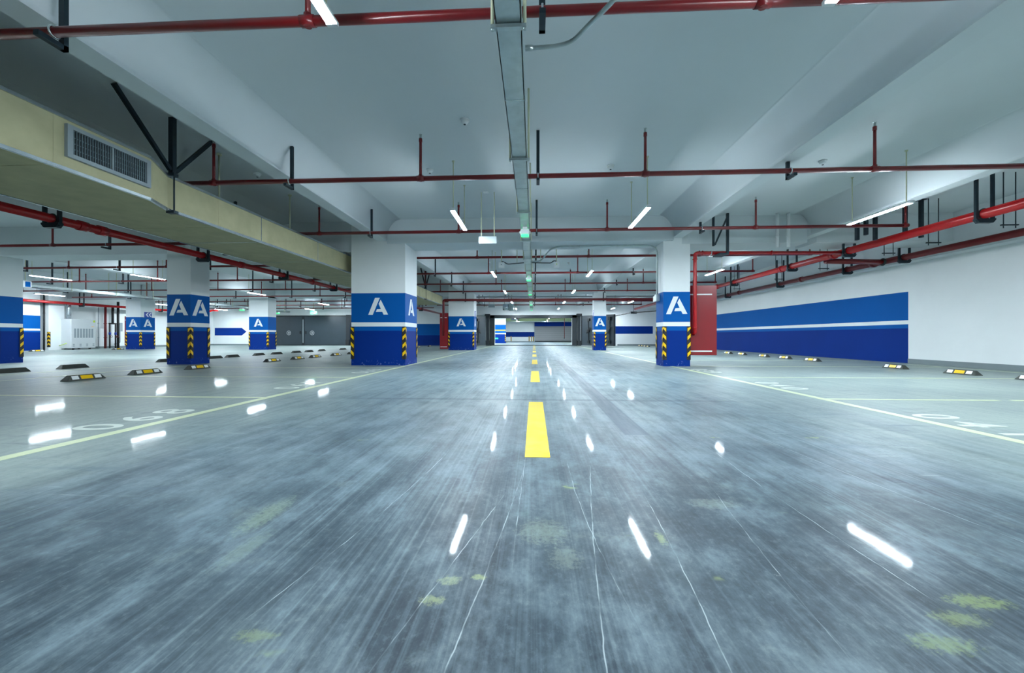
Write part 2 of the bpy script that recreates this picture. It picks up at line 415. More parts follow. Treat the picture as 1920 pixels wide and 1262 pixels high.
# left wall, its deeper blue stretch and the wall pier
w = structure(MB().box(XL - 0.4, XL, YN, YB, 0, SLAB).box(XL, -35.6, YN, 27.6, 0, SLAB).build('wall_left', white))
painted(w, 'dark_blue_band', [(-35.6, -35.6 + e, 16, 27.6, 0, 1.3)], navy)
painted(w, 'thin_blue_band', [(-35.6, -35.6 + e, 16, 27.6, 1.3, 1.42)], blue)
painted(w, 'blue_band', [(-35.6, -35.6 + e, 16, 27.6, 1.56, 2.5)], blue)
structure(MB().box(XL, XL + 0.04, 27.6, YB, 0, 0.17).build('baseboard_left', basem))
structure(MB().box(XL, XR, YN - 0.4, YN, 0, SLAB).build('wall_near', white))
# the hall behind the gateway
structure(MB().box(-8.6, -8.2, YB + 0.5, 78, 0, 4.9).build('wall_far_hall_west', white))
structure(MB().box(8.0, 8.4, YB + 0.5, 78, 0, 4.9).build('wall_far_hall_east', white))
w = structure(MB().box(-8.6, 8.4, 78, 78.4, 0, 4.9).build('wall_far_hall', white))
painted(w, 'blue_stripe', [(-8.2, 0.1, 77.99, 78, 0.92, 1.85)], navy)
structure(MB().box(-8.6, 8.4, YB + 0.5, 78.4, 4.7, 5.1).build('ceiling_far_hall', slabm))
structure(MB().box(-8.2, 0.1, 77.95, 77.99, 0, 0.12).build('baseboard_far_hall', basem))

# ------------------------------------------------------------------ floor markings
def slab_mark(name, x0, x1, y0, y1, mat, label, group, z=0.0025):
    cx, cy = (x0 + x1) / 2, (y0 + y1) / 2
    o = MB().box(x0 - cx, x1 - cx, y0 - cy, y1 - cy, 0, z).build(name, mat, loc=(cx, cy, 0))
    return tag(o, label, 'floor marking', group)
for i, (a, c) in enumerate(((3.38, 6.23), (8.97, 11.8), (14.7, 17.5), (20.1, 22.9), (25.6, 28.4), (31.2, 34.0), (36.8, 39.6), (42.3, 44.4))):
    slab_mark('lane_dash', -0.075, 0.135, a, c, dashm,
              'yellow painted dash on the lane centre line, %s from the camera' % ORD[i], 'yellow centre line dashes')
slab_mark('lane_edge_line', -4.42, -4.29, -6, 44.0, linep, 'long cream edge line along the lane, past the wide pillars', 'cream lane edge lines')
slab_mark('lane_edge_line', 4.55, 4.68, -6, 44.0, linep, 'long cream edge line along the lane, past the pillar with the red cabinet', 'cream lane edge lines')
for i, y in enumerate((3.1, 6.45, 9.72, 12.85)):
    slab_mark('stall_line', -11.9, -4.42, y - .05, y + .05, linep,
              'cream stall divider line on the air duct side, %s from the camera' % ORD[i], 'cream stall divider lines')
for i, (y, xe) in enumerate(((3.3, 13.3), (6.78, 7.25), (10.3, 13.3), (14.05, 13.3), (17.5, 13.3))):
    slab_mark('stall_line', 4.68, xe, y - .05, y + .05, linep,
              'cream stall divider line on the blue wall side, %s from the camera' % ORD[i], 'cream stall divider lines')
slab_mark('stall_line', 7.45, 13.3, 6.73, 6.83, linep, 'cream stall line fragment past the gap, towards the plain white wall', 'cream stall divider lines')
slab_mark('stall_end_line', -11.98, -11.9, 2, 13.2, linep, 'cream line closing the stalls beyond the yellow wheel stops', 'cream stall end lines')
slab_mark('stall_end_line', -13.75, -13.67, 2, 13.2, linep, 'cream line beside the plain black wheel stops, running away along the slim pillar', 'cream stall end lines')
slab_mark('stall_end_line', 13.3, 13.38, 2, 40, linep, 'cream line along the foot of the blue-banded wall', 'cream stall end lines')

def stall_number(txt, x, y, rz, label):
    t = thing('stall_number', label, 'floor number', (x, y, 0), rz, 'painted stall numbers')
    for k, ch in enumerate(txt):
        cu = bpy.data.curves.new('digit', 'FONT'); cu.body = ch; cu.size = 0.66 * H
        cu.align_x = 'CENTER'; cu.align_y = 'CENTER'; cu.extrude = 0.0008; cu.offset = 0.006
        tmp = bpy.data.objects.new('tmp', cu); COL.objects.link(tmp)
        me = bpy.data.meshes.new_from_object(tmp.evaluated_get(bpy.context.evaluated_depsgraph_get()))
        bpy.data.objects.remove(tmp); bpy.data.curves.remove(cu)
        me.name = 'digit'; me.materials.clear(); me.materials.append(linew)
        o = bpy.data.objects.new('digit', me); COL.objects.link(o); o.parent = t
        o.location = ((k - 1) * 0.47 * H, 0, 0.0012)
for t_, y in (('068', 4.72), ('067', 8.15), ('066', 11.5)):
    stall_number(t_, -4.77, y, PI / 2, 'white stall number %s painted beside the lane edge on the air duct side' % t_)
for t_, y in (('041', 4.9), ('040', 8.6), ('039', 12.2)):
    stall_number(t_, 4.98, y, -PI / 2, 'white stall number %s painted beside the lane edge on the blue wall side' % t_)

# ------------------------------------------------------------------ pillars
LET1 = [(0, 0), (.224, 0), (.586, 1), (.345, 1)]
LET2 = [(.628, .885), (.524, .647), (.638, .349), (.441, .332), (.386, .17), (.707, .179), (.776, .013), (1, .013)]
def letter_a(parent, cx, z0, face, pos, w=0.70, h=0.59):
    m = MB()
    for poly in (LET1, LET2):
        p = [((a - .5) * w, z0 + c * h) for a, c in poly]
        if face == 'S': fn = lambda a, c, d: (cx + a, pos - d, c)
        elif face == 'E': fn = lambda a, c, d: (pos + d, cx + a, c)
        else: fn = lambda a, c, d: (pos - d, cx - a, c)
        m.prism(p, fn, 0, 0.006)
    return m.build('letter', letter, parent)
GW, GT = 0.125, 0.014
def corner_guard(parent, x, y, sx, sy):
    """angle guard on a pillar corner; sx, sy point outwards from the pillar"""
    g = MB()
    z0, z1 = 0.217, 1.335
    X0, X1 = sorted((x + sx * GT, x - sx * (GW - GT))); Y0, Y1 = sorted((y, y + sy * GT))
    g.box(X0, X1, Y0, Y1, z0, z1)
    X0, X1 = sorted((x, x + sx * GT)); Y0, Y1 = sorted((y + sy * GT, y - sy * (GW - GT)))
    g.box(X0, X1, Y0, Y1, z0, z1)
    o = g.build('corner_guard', black, parent)
    s = MB()
    per = (z1 - z0) / 4.0; th = per * 0.42; rise = 0.105
    for k in range(4):
        zc = z0 + per * (k + 0.36)
        wv = GW - 0.022
        poly = [(0.004, zc + rise), (wv, zc), (wv, zc + th), (0.004, zc + th + rise)]
        poly = [(a, min(c, z1 - 0.01)) for a, c in poly]
        s.prism(poly, lambda a, c, d: (x + sx * GT - sx * a, y + sy * (GT + d), c), 0, 0.003)
        s.prism(poly, lambda a, c, d: (x + sx * (GT + d), y + sy * GT - sy * a, c), 0, 0.003)
    s.build('chevrons', yellow, o)
    for zz in (z1 - 0.04, (z0 + z1) / 2, z0 + 0.04):
        MB().tube([(x - sx * 0.085, y + sy * GT, zz), (x - sx * 0.085, y + sy * (GT + 0.004), zz)], 0.006, 8).build('screw', chrome, o)
def arrow_sign(parent, cx, z0, face, pos):
    m = MB(); wv, hv = 0.62, 0.42
    if face == 'E': fn = lambda a, c, d: (pos + d, cx + a, c)
    else: fn = lambda a, c, d: (pos - d, cx - a, c)
    o = MB().prism([(-wv / 2, z0), (wv / 2, z0), (wv / 2, z0 + hv), (-wv / 2, z0 + hv)], fn, 0, 0.02).build('arrow_plate', signb, parent)
    for q in (-0.2, 0.04):
        zc = z0 + hv / 2
        m.prism([(q, zc), (q + .16, zc + .16), (q + .26, zc + .16), (q + .1, zc), (q + .26, zc - .16), (q + .16, zc - .16)], fn, 0.02, 0.024)
    m.build('chevrons', wrefl, o)
def pillar(x0, x1, y0, y1, label, letters, guards, top=SLAB, signs=()):
    cx, cy = (x0 + x1) / 2, (y0 + y1) / 2
    t = thing('pillar', label, 'pillar', (cx, cy, 0), group='blue and white pillars')
    m = MB(); hx, hy = (x1 - x0) / 2, (y1 - y0) / 2
    zs = [(0, 1.20, 0), (1.20, 1.345, 1), (1.345, 1.49, 2), (1.49, 2.5, 1), (2.5, top, 2)]
    rings = [[m.bm.verts.new((a, c, z)) for a, c in ((-hx, -hy), (hx, -hy), (hx, hy), (-hx, hy))] for z in [q[0] for q in zs] + [top]]
    for i, q in enumerate(zs):
        for k in range(4):
            m._f([rings[i][k], rings[i][(k + 1) % 4], rings[i + 1][(k + 1) % 4], rings[i + 1][k]], q[2])
    m._f(rings[0][::-1], 0); m._f(rings[-1], 2)
    m.build('shaft', [navys, blue, white], t)
    for f in letters:
        if f == 'S': letter_a(t, 0, 1.75, 'S', -hy)
        elif f == 'E': letter_a(t, 0, 1.75, 'E', hx)
        else: letter_a(t, 0, 1.75, 'W', -hx)
    for sx, sy in guards: corner_guard(t, sx * hx, sy * hy, sx, sy)
    for f in signs: arrow_sign(t, 0, 2.5, f, hx if f == 'E' else -hx)
    return t
ALL4 = ((-1, -1), (1, -1), (1, 1), (-1, 1))
pillar(-6.33, -4.43, 13.85, 15.25, 'wide blue and white pillar by the lane, larger in view than its twin', 'SE', ALL4)
pillar(4.34, 5.22, 13.95, 14.75, 'slim blue and white pillar with a red cabinet and a switch box on it', 'S', ALL4)
pillar(-13.09, -12.21, 13.9, 14.75, 'slim pillar with a letter A on two faces, a yellow wheel stop at its foot', 'SE', ALL4)
pillar(-20.55, -19.67, 13.9, 14.7, 'pillar cut by the picture edge, blue band without letters in view', '', ALL4)
pillar(-6.33, -4.43, 30.0, 31.3, 'wide blue and white pillar beside the grey gateway, with a red pipe at its side', 'SE', ALL4, signs='E')
pillar(4.37, 5.25, 30.0, 30.8, 'slim blue and white pillar in front of the open grey gate leaf', 'S', ALL4, signs='W')
pillar(-21.7, -20.2, 30.0, 31.0, 'pillar beside the blue arrow on the back wall and the closed grey gate', 'S', ALL4)
pillar(-31.6, -30.4, 30.0, 31.2, 'pillar with a small arrow plate above its blue band', 'SE', ALL4, signs='E')
# pillar of the far hall: its own bands
t = thing('pillar', 'white and blue pillar with a yellow stripe seen through the gateway', 'pillar', (-4.95, 60.4, 0), group=None)
m = MB()
for z0, z1, k in ((0, 1.35, 0), (1.35, 1.5, 1), (1.5, 1.85, 2), (1.85, 2.0, 3), (2.0, 2.73, 2), (2.73, 4.7, 1)):
    m.box(-0.79, 0.79, -0.4, 0.4, z0, z1, k)
m.build('shaft', [navy, white, blue, yellow], t)
corner_guard(t, 0.79, -0.4, 1, -1)
MB().box(-0.75, -0.32, -0.425, -0.4, 0.62, 0.8).build('lit_sign', sign_glow, t)

# pier standing against the wall on the far side, with its guards
t = thing('wall_pier', 'white wall pier with two striped corner guards beside the grey air unit', 'pier', (XL + 0.55, 28.45, 0))
MB().box(-0.55, 0.55, -0.5, 0.5, 0, SLAB).build('shaft', white, t)
corner_guard(t, 0.55, -0.5, 1, -1); corner_guard(t, 0.55, 0.5, 1, 1)
t = thing('wall_pipe', 'black drain pipe running up beside the blue-painted wall end', 'pipe', (-35.5, 27.75, 0))
MB().tube([(0, 0, 0), (0, 0, 4.1)], 0.055, 14).build('pipe', black, t)
for z in (0.8, 2.7): MB().ring((0, 0, z), (0, 0, 1), 0.06, 0.018).build('collar', black, t)

# ------------------------------------------------------------------ wheel stops
def wheel_stop():
    t = thing('wheel_stop', '', 'wheel stop')
    L, h = 0.40, 0.125
    m = MB()
    prof = [(-0.11, 0), (0.11, 0), (0.045, h), (-0.045, h)]
    a = [[m.bm.verts.new((px, y, pz)) for px, pz in prof] for y in (-L, L)]
    for q in (0, 1):
        for v, (px, pz) in zip(a[q], prof):
            if pz > 0: v.co.y *= 0.78
    m._f(a[0], 0); m._f(a[1][::-1], 0)
    for i in range(4): m._f([a[0][i], a[0][(i + 1) % 4], a[1][(i + 1) % 4], a[1][i]], 0)
    m.build('body', rubber, t, bevel=0.012)
    def face(y0, y1, name, mat):
        # reflector lying on the sloped +X face
        p0, p1 = Vector((0.11, 0, 0)), Vector((0.045, 0, h)); n = Vector((h, 0, 0.065)).normalized()
        lo, hi = p0.lerp(p1, 0.24), p0.lerp(p1, 0.86)
        q = MB(); vs = []
        for d in (0.0, 0.005):
            for y, p in ((y0, lo), (y1, lo), (y1, hi), (y0, hi)):
                vs.append(q.bm.verts.new(p + n * d + Vector((0, y, 0))))
        q._f(vs[:4][::-1], 0); q._f(vs[4:], 0)
        for i in range(4): q._f([vs[i], vs[(i + 1) % 4], vs[4 + (i + 1) % 4], vs[4 + i]], 0)
        q.build(name, mat, t)
    face(-0.30, -0.165, 'reflector', wrefl); face(-0.12, 0.12, 'reflector', yellow); face(0.165, 0.30, 'reflector', wrefl)
    return t
WS = wheel_stop(); first = True
def place_stop(x, y, rz, label, group):
    global first
    o = WS if first else copy_tree(WS); first = False
    o.location = (x * H, y * H, 0); o.rotation_euler = (0, 0, rz); tag(o, label, 'wheel stop', group)
for i, y in enumerate((8.9, 10.4, 12.1, 15.7, 17.45, 18.9, 20.95, 22.8)):
    place_stop(-10.4, y, random.uniform(-.06, .02), 'wheel stop with yellow and white reflectors on the air duct side, %s of its row' % ORD[i], 'reflector wheel stops in the duct side row')
for i, y in enumerate((10.55, 12.1, 15.4, 17.8, 18.9, 20.8, 22.3, 24.2, 25.6, 27.2, 30.3)):
    place_stop(-14.5, y, PI + random.uniform(-.05, .05), 'plain dark wheel stop seen from behind, %s of its row' % ORD[i], 'wheel stops seen from behind')
for i, y in enumerate((9.75, 11.4, 13.4, 17.2, 19.0, 20.7, 22.8, 24.4)):
    place_stop(11.3, y, PI + random.uniform(-.05, .05), 'reflector wheel stop before the blue-banded wall, %s of its row' % ORD[i], 'reflector wheel stops by the blue-banded wall')
for i, y in enumerate((40.0, 41.0, 42.0, 43.1)):
    place_stop(11.0, y, PI, 'tiny distant wheel stop before the back wall stripe, %s of four' % ORD[i], 'distant wheel stops by the back wall')
for x, y, l in ((-33.0, 25.4, 'far wheel stop lying in front of the black drain pipe'), (-31.5, 29.3, 'far wheel stop lying in front of the valve pipes'),
                (-32.2, 38.0, 'far wheel stop lying under the arrow on the back wall'), (-10.4, 36.2, 'far wheel stop before the two-tone blue wall, first of two'), (-10.3, 39.8, 'far wheel stop before the two-tone blue wall, second of two')):
    place_stop(x, y, 0, l, 'far wheel stops')

# ------------------------------------------------------------------ tube lights
def tube_light():
    t = thing('tube_light', '', 'light')
    L = 0.87
    MB().prism([(-.049, .004), (.049, .004), (.049, .028), (.032, .052), (-.032, .052), (-.049, .028)], lambda a, c, d: (a, d, c), -L, L).build('housing', housing, t)
    MB().prism([(-.044, -.006), (.044, -.006), (.046, .004), (-.046, .004)], lambda a, c, d: (a, d, c), -L + .02, L - .02).build('diffuser', tube_glow, t)
    for s in (-1, 1):
        MB().prism([(-.05, -.008), (.05, -.008), (.05, .03), (.034, .055), (-.034, .055), (-.05, .03)], lambda a, c, d: (a, d, c), s * L - .02, s * L + .02).build('end_cap', housing, t)
        MB().tube([(0, s * .75, .05), (0, s * .75, TOP - 3.85)], 0.011, 8).build('suspension_rod', rodm, t)
        MB().tube([(0, s * .75, TOP - 3.87), (0, s * .75, TOP - 3.85)], 0.03, 12).build('ceiling_rose', rodm, t)
    return t
TL = tube_light(); first_t = True
def place_tube(x, y, label, group):
    global first_t
    o = TL if first_t else copy_tree(TL); first_t = False
    o.location = (x * H, y * H, 3.85 * H); tag(o, label, 'light', group)
YS = (-6.0, 2.77, 10.0, 18.65, 26.1, 34.3, 42.0)
for i, y in enumerate(YS):
    if i: n = 'lit tube light between the cable tray and the wide pillars, %s from the camera' % ORD[i - 1]
    else: n = 'lit tube light over the lane behind the camera, on the wide pillar side'
    place_tube(-1.84, y, n, 'tube lights over the lane')
for i, y in enumerate(YS):
    if i: n = 'lit tube light between the cable tray and the slim pillars, %s from the camera' % ORD[i - 1]
    else: n = 'lit tube light over the lane behind the camera, on the slim pillar side'
    place_tube(2.53, y, n, 'tube lights over the lane')
for i, y in enumerate(YS):
    if i: n = 'lit tube light over the stalls by the blue-banded wall, %s of its row' % ORD[i - 1]
    else: n = 'lit tube light over the stalls by the plain white wall, behind the camera'
    place_tube(8.03, y, n, 'tube lights over the blue wall stalls')
for x, nm in ((-18.5, 'over the aisle just beyond the slim double-lettered pillar'), (-23.5, 'over the aisle beyond the picture-edge pillar'), (-33.2, 'over the stalls by the grey air unit')):
    for i, y in enumerate((10.0, 18.65, 26.3, 35.0, 41.6)):
        if x == -33.2 and i == 0: continue
        place_tube(x, y, 'lit tube light %s, %s of its row' % (nm, ORD[i]), 'tube lights over the far aisle')
for i, (x, y) in enumerate(((-2.96, 50), (2.35, 50), (-2.96, 57), (2.35, 57), (-2.96, 64.6), (2.35, 64.6), (-2.96, 72), (2.35, 72), (-5.8, 50), (5.8, 50), (-5.8, 57), (5.8, 57))):  # last two pairs are added out of view to brighten the hall
    place_tube(x, y, 'tube light in the hall behind the gateway, %s pair (last two added), %s one' % (ORD[i // 2], ('column side', 'shutter side')[i % 2]), 'tube lights in the far hall')

# ------------------------------------------------------------------ sprinkler pipes
def sprinkler_pipe(y, z, x0, x1, heads, hangers, label, group, r=0.047, endrise=()):
    t = thing('sprinkler_pipe', label, 'pipe', (0, y, z), group=group)
    MB().tube([(x0, 0, 0), (x1, 0, 0)], r, 14).build('pipe', redp, t)
    for x in heads:
        d = MB().tube([(x, 0, 0), (x, 0, TOP - z - 0.13)], 0.027, 10)
        d.tube([(x, 0, -r * 1.12), (x, 0, r * 1.5)], 0.04, 10); d.tube([(x - .07, 0, 0), (x + .07, 0, 0)], r * 1.18, 12)
        d.tube([(x, 0, TOP - z - 0.2), (x, 0, TOP - z - 0.13)], 0.034, 10)
        o = d.build('riser', redp, t)
        q = MB().tube([(x, 0, TOP - z - 0.13), (x, 0, TOP - z - 0.06)], 0.014, 8)
        q.tube([(x, 0, TOP - z - 0.055), (x, 0, TOP - z - 0.05)], 0.032, 12)
        q.bar((x - .02, 0, TOP - z - .13), (x - .02, 0, TOP - z - .055), 0.006); q.bar((x + .02, 0, TOP - z - .13), (x + .02, 0, TOP - z - .055), 0.006)
        q.build('sprinkler_head', galv, o)
    for x, top in hangers:
        g = MB().box(x - .03, x + .03, .055, .1, -.14, top - z).box(x - .03, x + .03, -.16, .1, -.14, -.09)
        o = g.build('hanger', steel, t)
        MB().ring((x, 0, 0), (1, 0, 0), r + .008, .012, 16, 6).build('clamp', chrome, o)
    return t
HEADS = (-10.7, -6.45, -2.22, 2.12, 6.3)
lanes = (3.9, 7.9, 11.95, 15.9, 19.9, 23.9, 27.9, 32.0, 36.0, 40.0)
for i, y in enumerate(lanes):
    hs = list(HEADS); x1 = 10.35
    hg = [(-4.87, 4.83), (0.08, TOP), (4.79, BEAM - .004)]
    sprinkler_pipe(y, 4.1, -9.6, x1, hs + [10.35], hg,
                   'red sprinkler pipe crossing under the lane ceiling, %s from the camera' % ORD[i], 'sprinkler pipes across the lane')
for i, y in enumerate((11.95, 15.9, 19.9, 23.9, 27.9, 32.0, 36.0, 40.0)):
    sprinkler_pipe(y, 3.85, -33.5, -9.9, (-15.0, -19.25, -23.5, -27.8, -32.0), [(x, SLAB) for x in (-13.2, -17.1, -21.2, -25.1, -29.1)],
                   'red sprinkler pipe over the aisle beyond the duct, %s from the camera' % ORD[i], 'sprinkler pipes over the far aisle', r=0.042)

# heavy cross main in front of the second pillar row, turning down beside the wide pillar
t = thing('sprinkler_main', 'thick red pipe crossing before the second pillar row, dropping beside the wide pillar', 'pipe', (0, 29.6, 0))
MB().tube(bend([(10.25, 0, 3.67), (-6.62, 0, 3.67), (-6.62, 0, 1.05)], 0.14), 0.085, 14).build('pipe', redp, t)
for x in (-5.0, 0.1, 5.0): MB().box(x - .035, x + .035, .09, .14, -.13 + 3.67, 4.2).box(x - .035, x + .035, -.14, .14, 3.54, 3.58).build('hanger', steel, t)
for x in (-6.3, -1.5, 3.2): MB().ring((x, 0, 3.67), (1, 0, 0), .088, .018).build('coupling', redp, t)
def hydrant_cabinet(x0, x1, y0, y1, z0, z1, label):
    t = thing('hydrant_cabinet', label, 'cabinet', ((x0 + x1) / 2, (y0 + y1) / 2, z0), group='red hydrant cabinets')
    hx, hy, h = (x1 - x0) / 2, (y1 - y0) / 2, z1 - z0
    MB().box(-hx, hx, -hy + .03, hy, 0, h).build('body', redcab, t, bevel=.01)
    d = MB().box(-hx + .005, hx, -hy, -hy + .028, .005, h - .005).build('door', redcab, t, bevel=.006)
    for z in (h * .87, h * .06): MB().box(-hx + .05, hx * .66, -hy - .015, -hy, z - .022, z + .022).build('reflective_bar', wrefl, d)
    MB().box(-hx + .1, hx - .1, hy, hy + .03, .1, h - .1).build('mounting_frame', redcab, t)
    return t
hydrant_cabinet(5.25, 6.2, 14.2, 14.6, 0.36, 2.74, 'red hydrant cabinet with two pale bars fixed to the slim pillar')
hydrant_cabinet(-7.0, -6.36, 30.05, 30.7, 0.07, 2.75, 'narrow red hydrant cabinet half hidden behind the wide pillar near the gateway')
hydrant_cabinet(-32.35, -31.65, 30.6, 31.0, 0.3, 2.6, 'red hydrant cabinet behind the pillar with the arrow plate')
# branch from the blue wall mains to the cabinet riser
t = thing('hydrant_pipe', 'red branch pipe dropping beside the slim pillar into the hydrant cabinet', 'pipe', (0, 14.05, 0))
MB().tube(bend([(10.35, 0.3, 3.83), (5.42, 0, 3.81), (5.42, 0, 1.12), (5.42, 0.13, 1.1)], 0.1), 0.06, 14).build('pipe', redbig, t)
for p, ax in (((5.66, 0, 3.81), (1, 0, 0)), ((5.42, 0, 3.6), (0, 0, 1)), ((8.0, .15, 3.82), (1, 0, 0)), ((5.42, 0, 1.3), (0, 0, 1))):
    MB().ring(p, ax, .064, .018).build('coupling', redbig, t)
g = MB()
g.bar((5.85, -.40, 3.95), (5.85, -.40, TOP), .06); g.bar((6.3, -.40, 3.7), (6.3, -.40, TOP), .07); g.bar((5.88, -.44, 3.98), (6.28, -.44, 4.9), .045); g.box(6.05, 6.34, -.43, .12, 3.68, 3.73)
o = g.build('bracket', steel, t)
MB().ring((5.95, 0.02, 3.81), (1, 0, 0), .068, .014).build('clamp', chrome, o)

# ------------------------------------------------------------------ the big mains along the aisles
def main_pipe(name, x, z, r, y0, y1, label, mat, hangers, couplings, slab=SLAB, extra=None, w=0.2):
    t = thing(name, label, 'pipe', (x, 0, z), group='large red fire mains')
    path = [(0, y0, 0), (0, y1, 0)] + (extra or [])
    MB().tube(bend(path, .3) if extra else path, r, 20).build('pipe', mat, t)
    for y in couplings:
        MB().tube([(0, y - .09, 0), (0, y + .09, 0)], r * 1.22, 18).build('coupling', mat, t)
    for y, top in hangers:
        m = MB()
        for s in (-1, 1): m.bar((s * w, y, -r - .07), (s * w, y, top - z), .055)
        m.prism([(-w - .03, -r - .03), (-w + .03, -r - .1), (w - .03, -r - .1), (w + .03, -r - .03), (w + .03, -r), (-w - .03, -r)], lambda a, c, d: (a, y + d, c), -.05, .05)
        o = m.build('hanger', steel, t)
        MB().ring((0, y, 0), (0, 1, 0), r + .01, .014, 20, 6).build('clamp', black, o)
    return t
main_pipe('fire_main', -9.8, 3.4, .088, -6, 43, 'large red fire main running under the outer edge of the air duct', redbig,
          [(y, SLAB - 0.35) for y in (3.8, 7.8, 11.6, 15.5, 19.5, 23.5, 27.5, 35.0)], (8.35, 8.75, 13.2, 17.6, 22.0, 26.5), w=.16)
t = thing('duct_side_pipe', 'thin dark red pipe running close under the outer edge of the air duct', 'pipe', (-9.0, 0, 3.46))
MB().tube(bend([(-3.5, 6.6, 0.15), (-.15, 6.6, 0.15), (0, 7.2, .0), (0, 28.5, 0)], .2), .032, 10).build('pipe', redp, t)
for y in (11.5, 16.4, 20.5, 24.5): MB().box(-.1, .3, y - .03, y + .03, -.08, -.04).box(.24, .3, y - .03, y + .03, -.08, 1.5).build('hanger', steel, t)
main_pipe('fire_main', 10.5, 3.86, .115, -4, 43, 'upper bright red fire main along the recess by the blue-banded wall', redbig,
          [(y, SLAB) for y in (4.4, 10.1, 14.2, 17.2, 22.0, 28.0, 35.0)], (14.9, 17.9, 24.0, 31.0), w=.18)
main_pipe('fire_main', 12.95, 3.77, .105, -4, 43, 'lower dark red fire main closest to the blue-banded wall', redp,
          [(y, SLAB) for y in (7.4, 15.0, 17.6, 22.2, 28.0, 35.0)], (16.3, 20.5, 26.5, 33.0), w=.17)
t = thing('fire_main_stub', 'short dark red capped pipe between the two wall mains', 'pipe', (11.0, 15.6, 3.72))
MB().tube([(-.3, 0, .05), (1.75, 0, 0)], .095, 16).build('pipe', redp, t)
MB().ring((1.72, 0, 0), (1, 0, 0), .1, .04).build('end_flange', black, t)
main_pipe('fire_main', -35.0, 3.5, .1, 20, 41.0, 'far red fire main above the grey air unit, ending in an elbow', redbig,
          [(22.0, SLAB), (29.8, SLAB), (36.5, SLAB)], (24.0, 34.0, 40.2), extra=[(.2, 41.5, .0), (.5, 41.9, .3), (1.1, 42.1, .3)], w=.18)
# thin rod trapezes carrying a wiring rail beyond the right-hand main
for i, y in enumerate((9.0, 10.6, 12.5, 14.0, 17.0, 20.0, 24.0)):
    t = thing('wiring_hanger', 'thin steel rod pair beyond the upper wall main, %s of its row' % ORD[i], 'hanger', (11.6, y, 3.75), group='thin rod hangers')
    for s in (-.14, .14): MB().tube([(s, 0, -.1), (s, 0, TOP - 3.75)], .012, 6).build('rod', steel, t)
    MB().box(-.2, .2, -.02, .02, -.04, -.01).build('rail', steel, t)
# steel channel drops seen past the far end of the nearest blue wall light
for i, (x, z) in enumerate(((9.55, 3.85), (9.8, 4.0), (10.06, 3.85), (10.9, 3.85), (11.35, 3.9))):
    t = thing('channel_hanger', 'dark steel channel drop beside the pipe elbow, %s of five' % ORD[i], 'hanger', (x, 12.6, z), group='steel channel cluster')
    MB().box(-.035, .035, -.05, .05, 0, TOP - z).build('channel', steel, t)
    MB().box(-.09, .09, -.09, .09, TOP - z - .02, TOP - z).build('base_plate', steel, t)
# white conduits on the cross beam of the blue wall bay
for i, x in enumerate((7.9, 8.25)):
    t = thing('white_conduit', 'white vertical conduit on the cross beam by the blue-banded wall, %s of two' % ORD[i], 'conduit', (x, 13.7, 3.9), group='white conduits on the beam')
    MB().tube([(0, 0, 0), (0, 0, 1.1)], .05, 12).build('pipe', housing, t)
    MB().ring((0, 0, .35), (0, 0, 1), .05, .015).build('mounting_clip', housing, t)

# ------------------------------------------------------------------ air duct
t = thing('air_duct', 'large beige rectangular air duct hung along the lane behind the wide pillar', 'duct', (-7.5, 0, 3.3))
P = [(-5, 1.08, .70), (6.5, 1.08, .70), (7.05, .87, .61), (29.3, .87, .61)]       # y, right face x, top
m = MB(); rg = []
for y, xr, zt in P:
    rg.append([m.bm.verts.new(v) for v in ((-1.08, y, 0), (xr, y, 0), (xr, y, zt), (-1.08, y, zt))])
for a, c in zip(rg, rg[1:]):
    for k in range(4): m._f([a[k], a[(k + 1) % 4], c[(k + 1) % 4], c[k]], 0)
m._f(rg[0][::-1], 0); m._f(rg[-1], 0)
m.build('body', ductm, t)
for nm, sel in (('bottom_edge_trim', 0), ('top_edge_trim', 1)):
    m = MB()
    for (y0, xa, za), (y1, xb, zb) in zip(P, P[1:]):
        z0, z1 = (0, 0) if sel == 0 else (za, zb)
        m.bar((xa, y0, z0), (xb, y1, z1), .045)
    m.build(nm, foil, t)
m = MB()
for (y0, xa, za), (y1, xb, zb) in zip(P, P[1:]): m.bar((-1.08, y0, 0), (-1.08, y1, 0), .03)
m.build('bottom_edge_trim', foil, t)
for y in (2.4, 5.13, 8.25, 9.6, 12.2, 15.0, 17.8, 20.6, 23.4, 26.2):
    xr, zt = (1.08, .70) if y < 6.5 else (.87, .61)
    MB().box(-1.085, xr + .004, y - .012, y + .012, -.004, zt + .004).build('joint_seam', ductm if y < 9 else foil, t)
g = MB().box(1.08, 1.10, 5.33, 6.39, .23, .56).build('grille', voidm, t)
f = MB()
for q in ((5.25, 5.32, .17, .62), (6.40, 6.47, .17, .62), (5.321, 6.399, .17, .225), (5.321, 6.399, .565, .62)):
    f.box(1.08, 1.13, q[0], q[1], q[2], q[3])
f.box(1.08, 1.125, 5.85, 5.87, .2251, .5649)
f.build('frame', acd, g)
f = MB()
for k in range(31):
    yy = 5.335 + k * .0348
    f.box(1.10, 1.12, yy, yy + .008, .22, .57)
for zz in (.30, .38, .46): f.box(1.098, 1.104, 5.32, 6.4, zz, zz + .012)
f.build('louvres', grillem, g)
def duct_brace(y):
    m = MB()
    zt = .61
    m.bar((.9, y, zt + .05), (.9, y, TOP - 3.32), .085)
    m.bar((.9, y - .05, zt + .12), (.9, y - 1.05, TOP - 3.33), .06)
    m.bar((.9, y + .06, zt + .12), (.9, y + .9, TOP - 3.33), .06)
    m.tube([(.93, y, -.05), (.93, y, zt + .2)], .014, 8)
    m.box(.82, .97, y - .05, y + .05, -.05, -.002); m.box(.8, .97, y - .05, y + .05, zt + .01, zt + .07)
    m.build('brace', steel, t)
for y in (7.12, 17.2, 24.6): duct_brace(y)
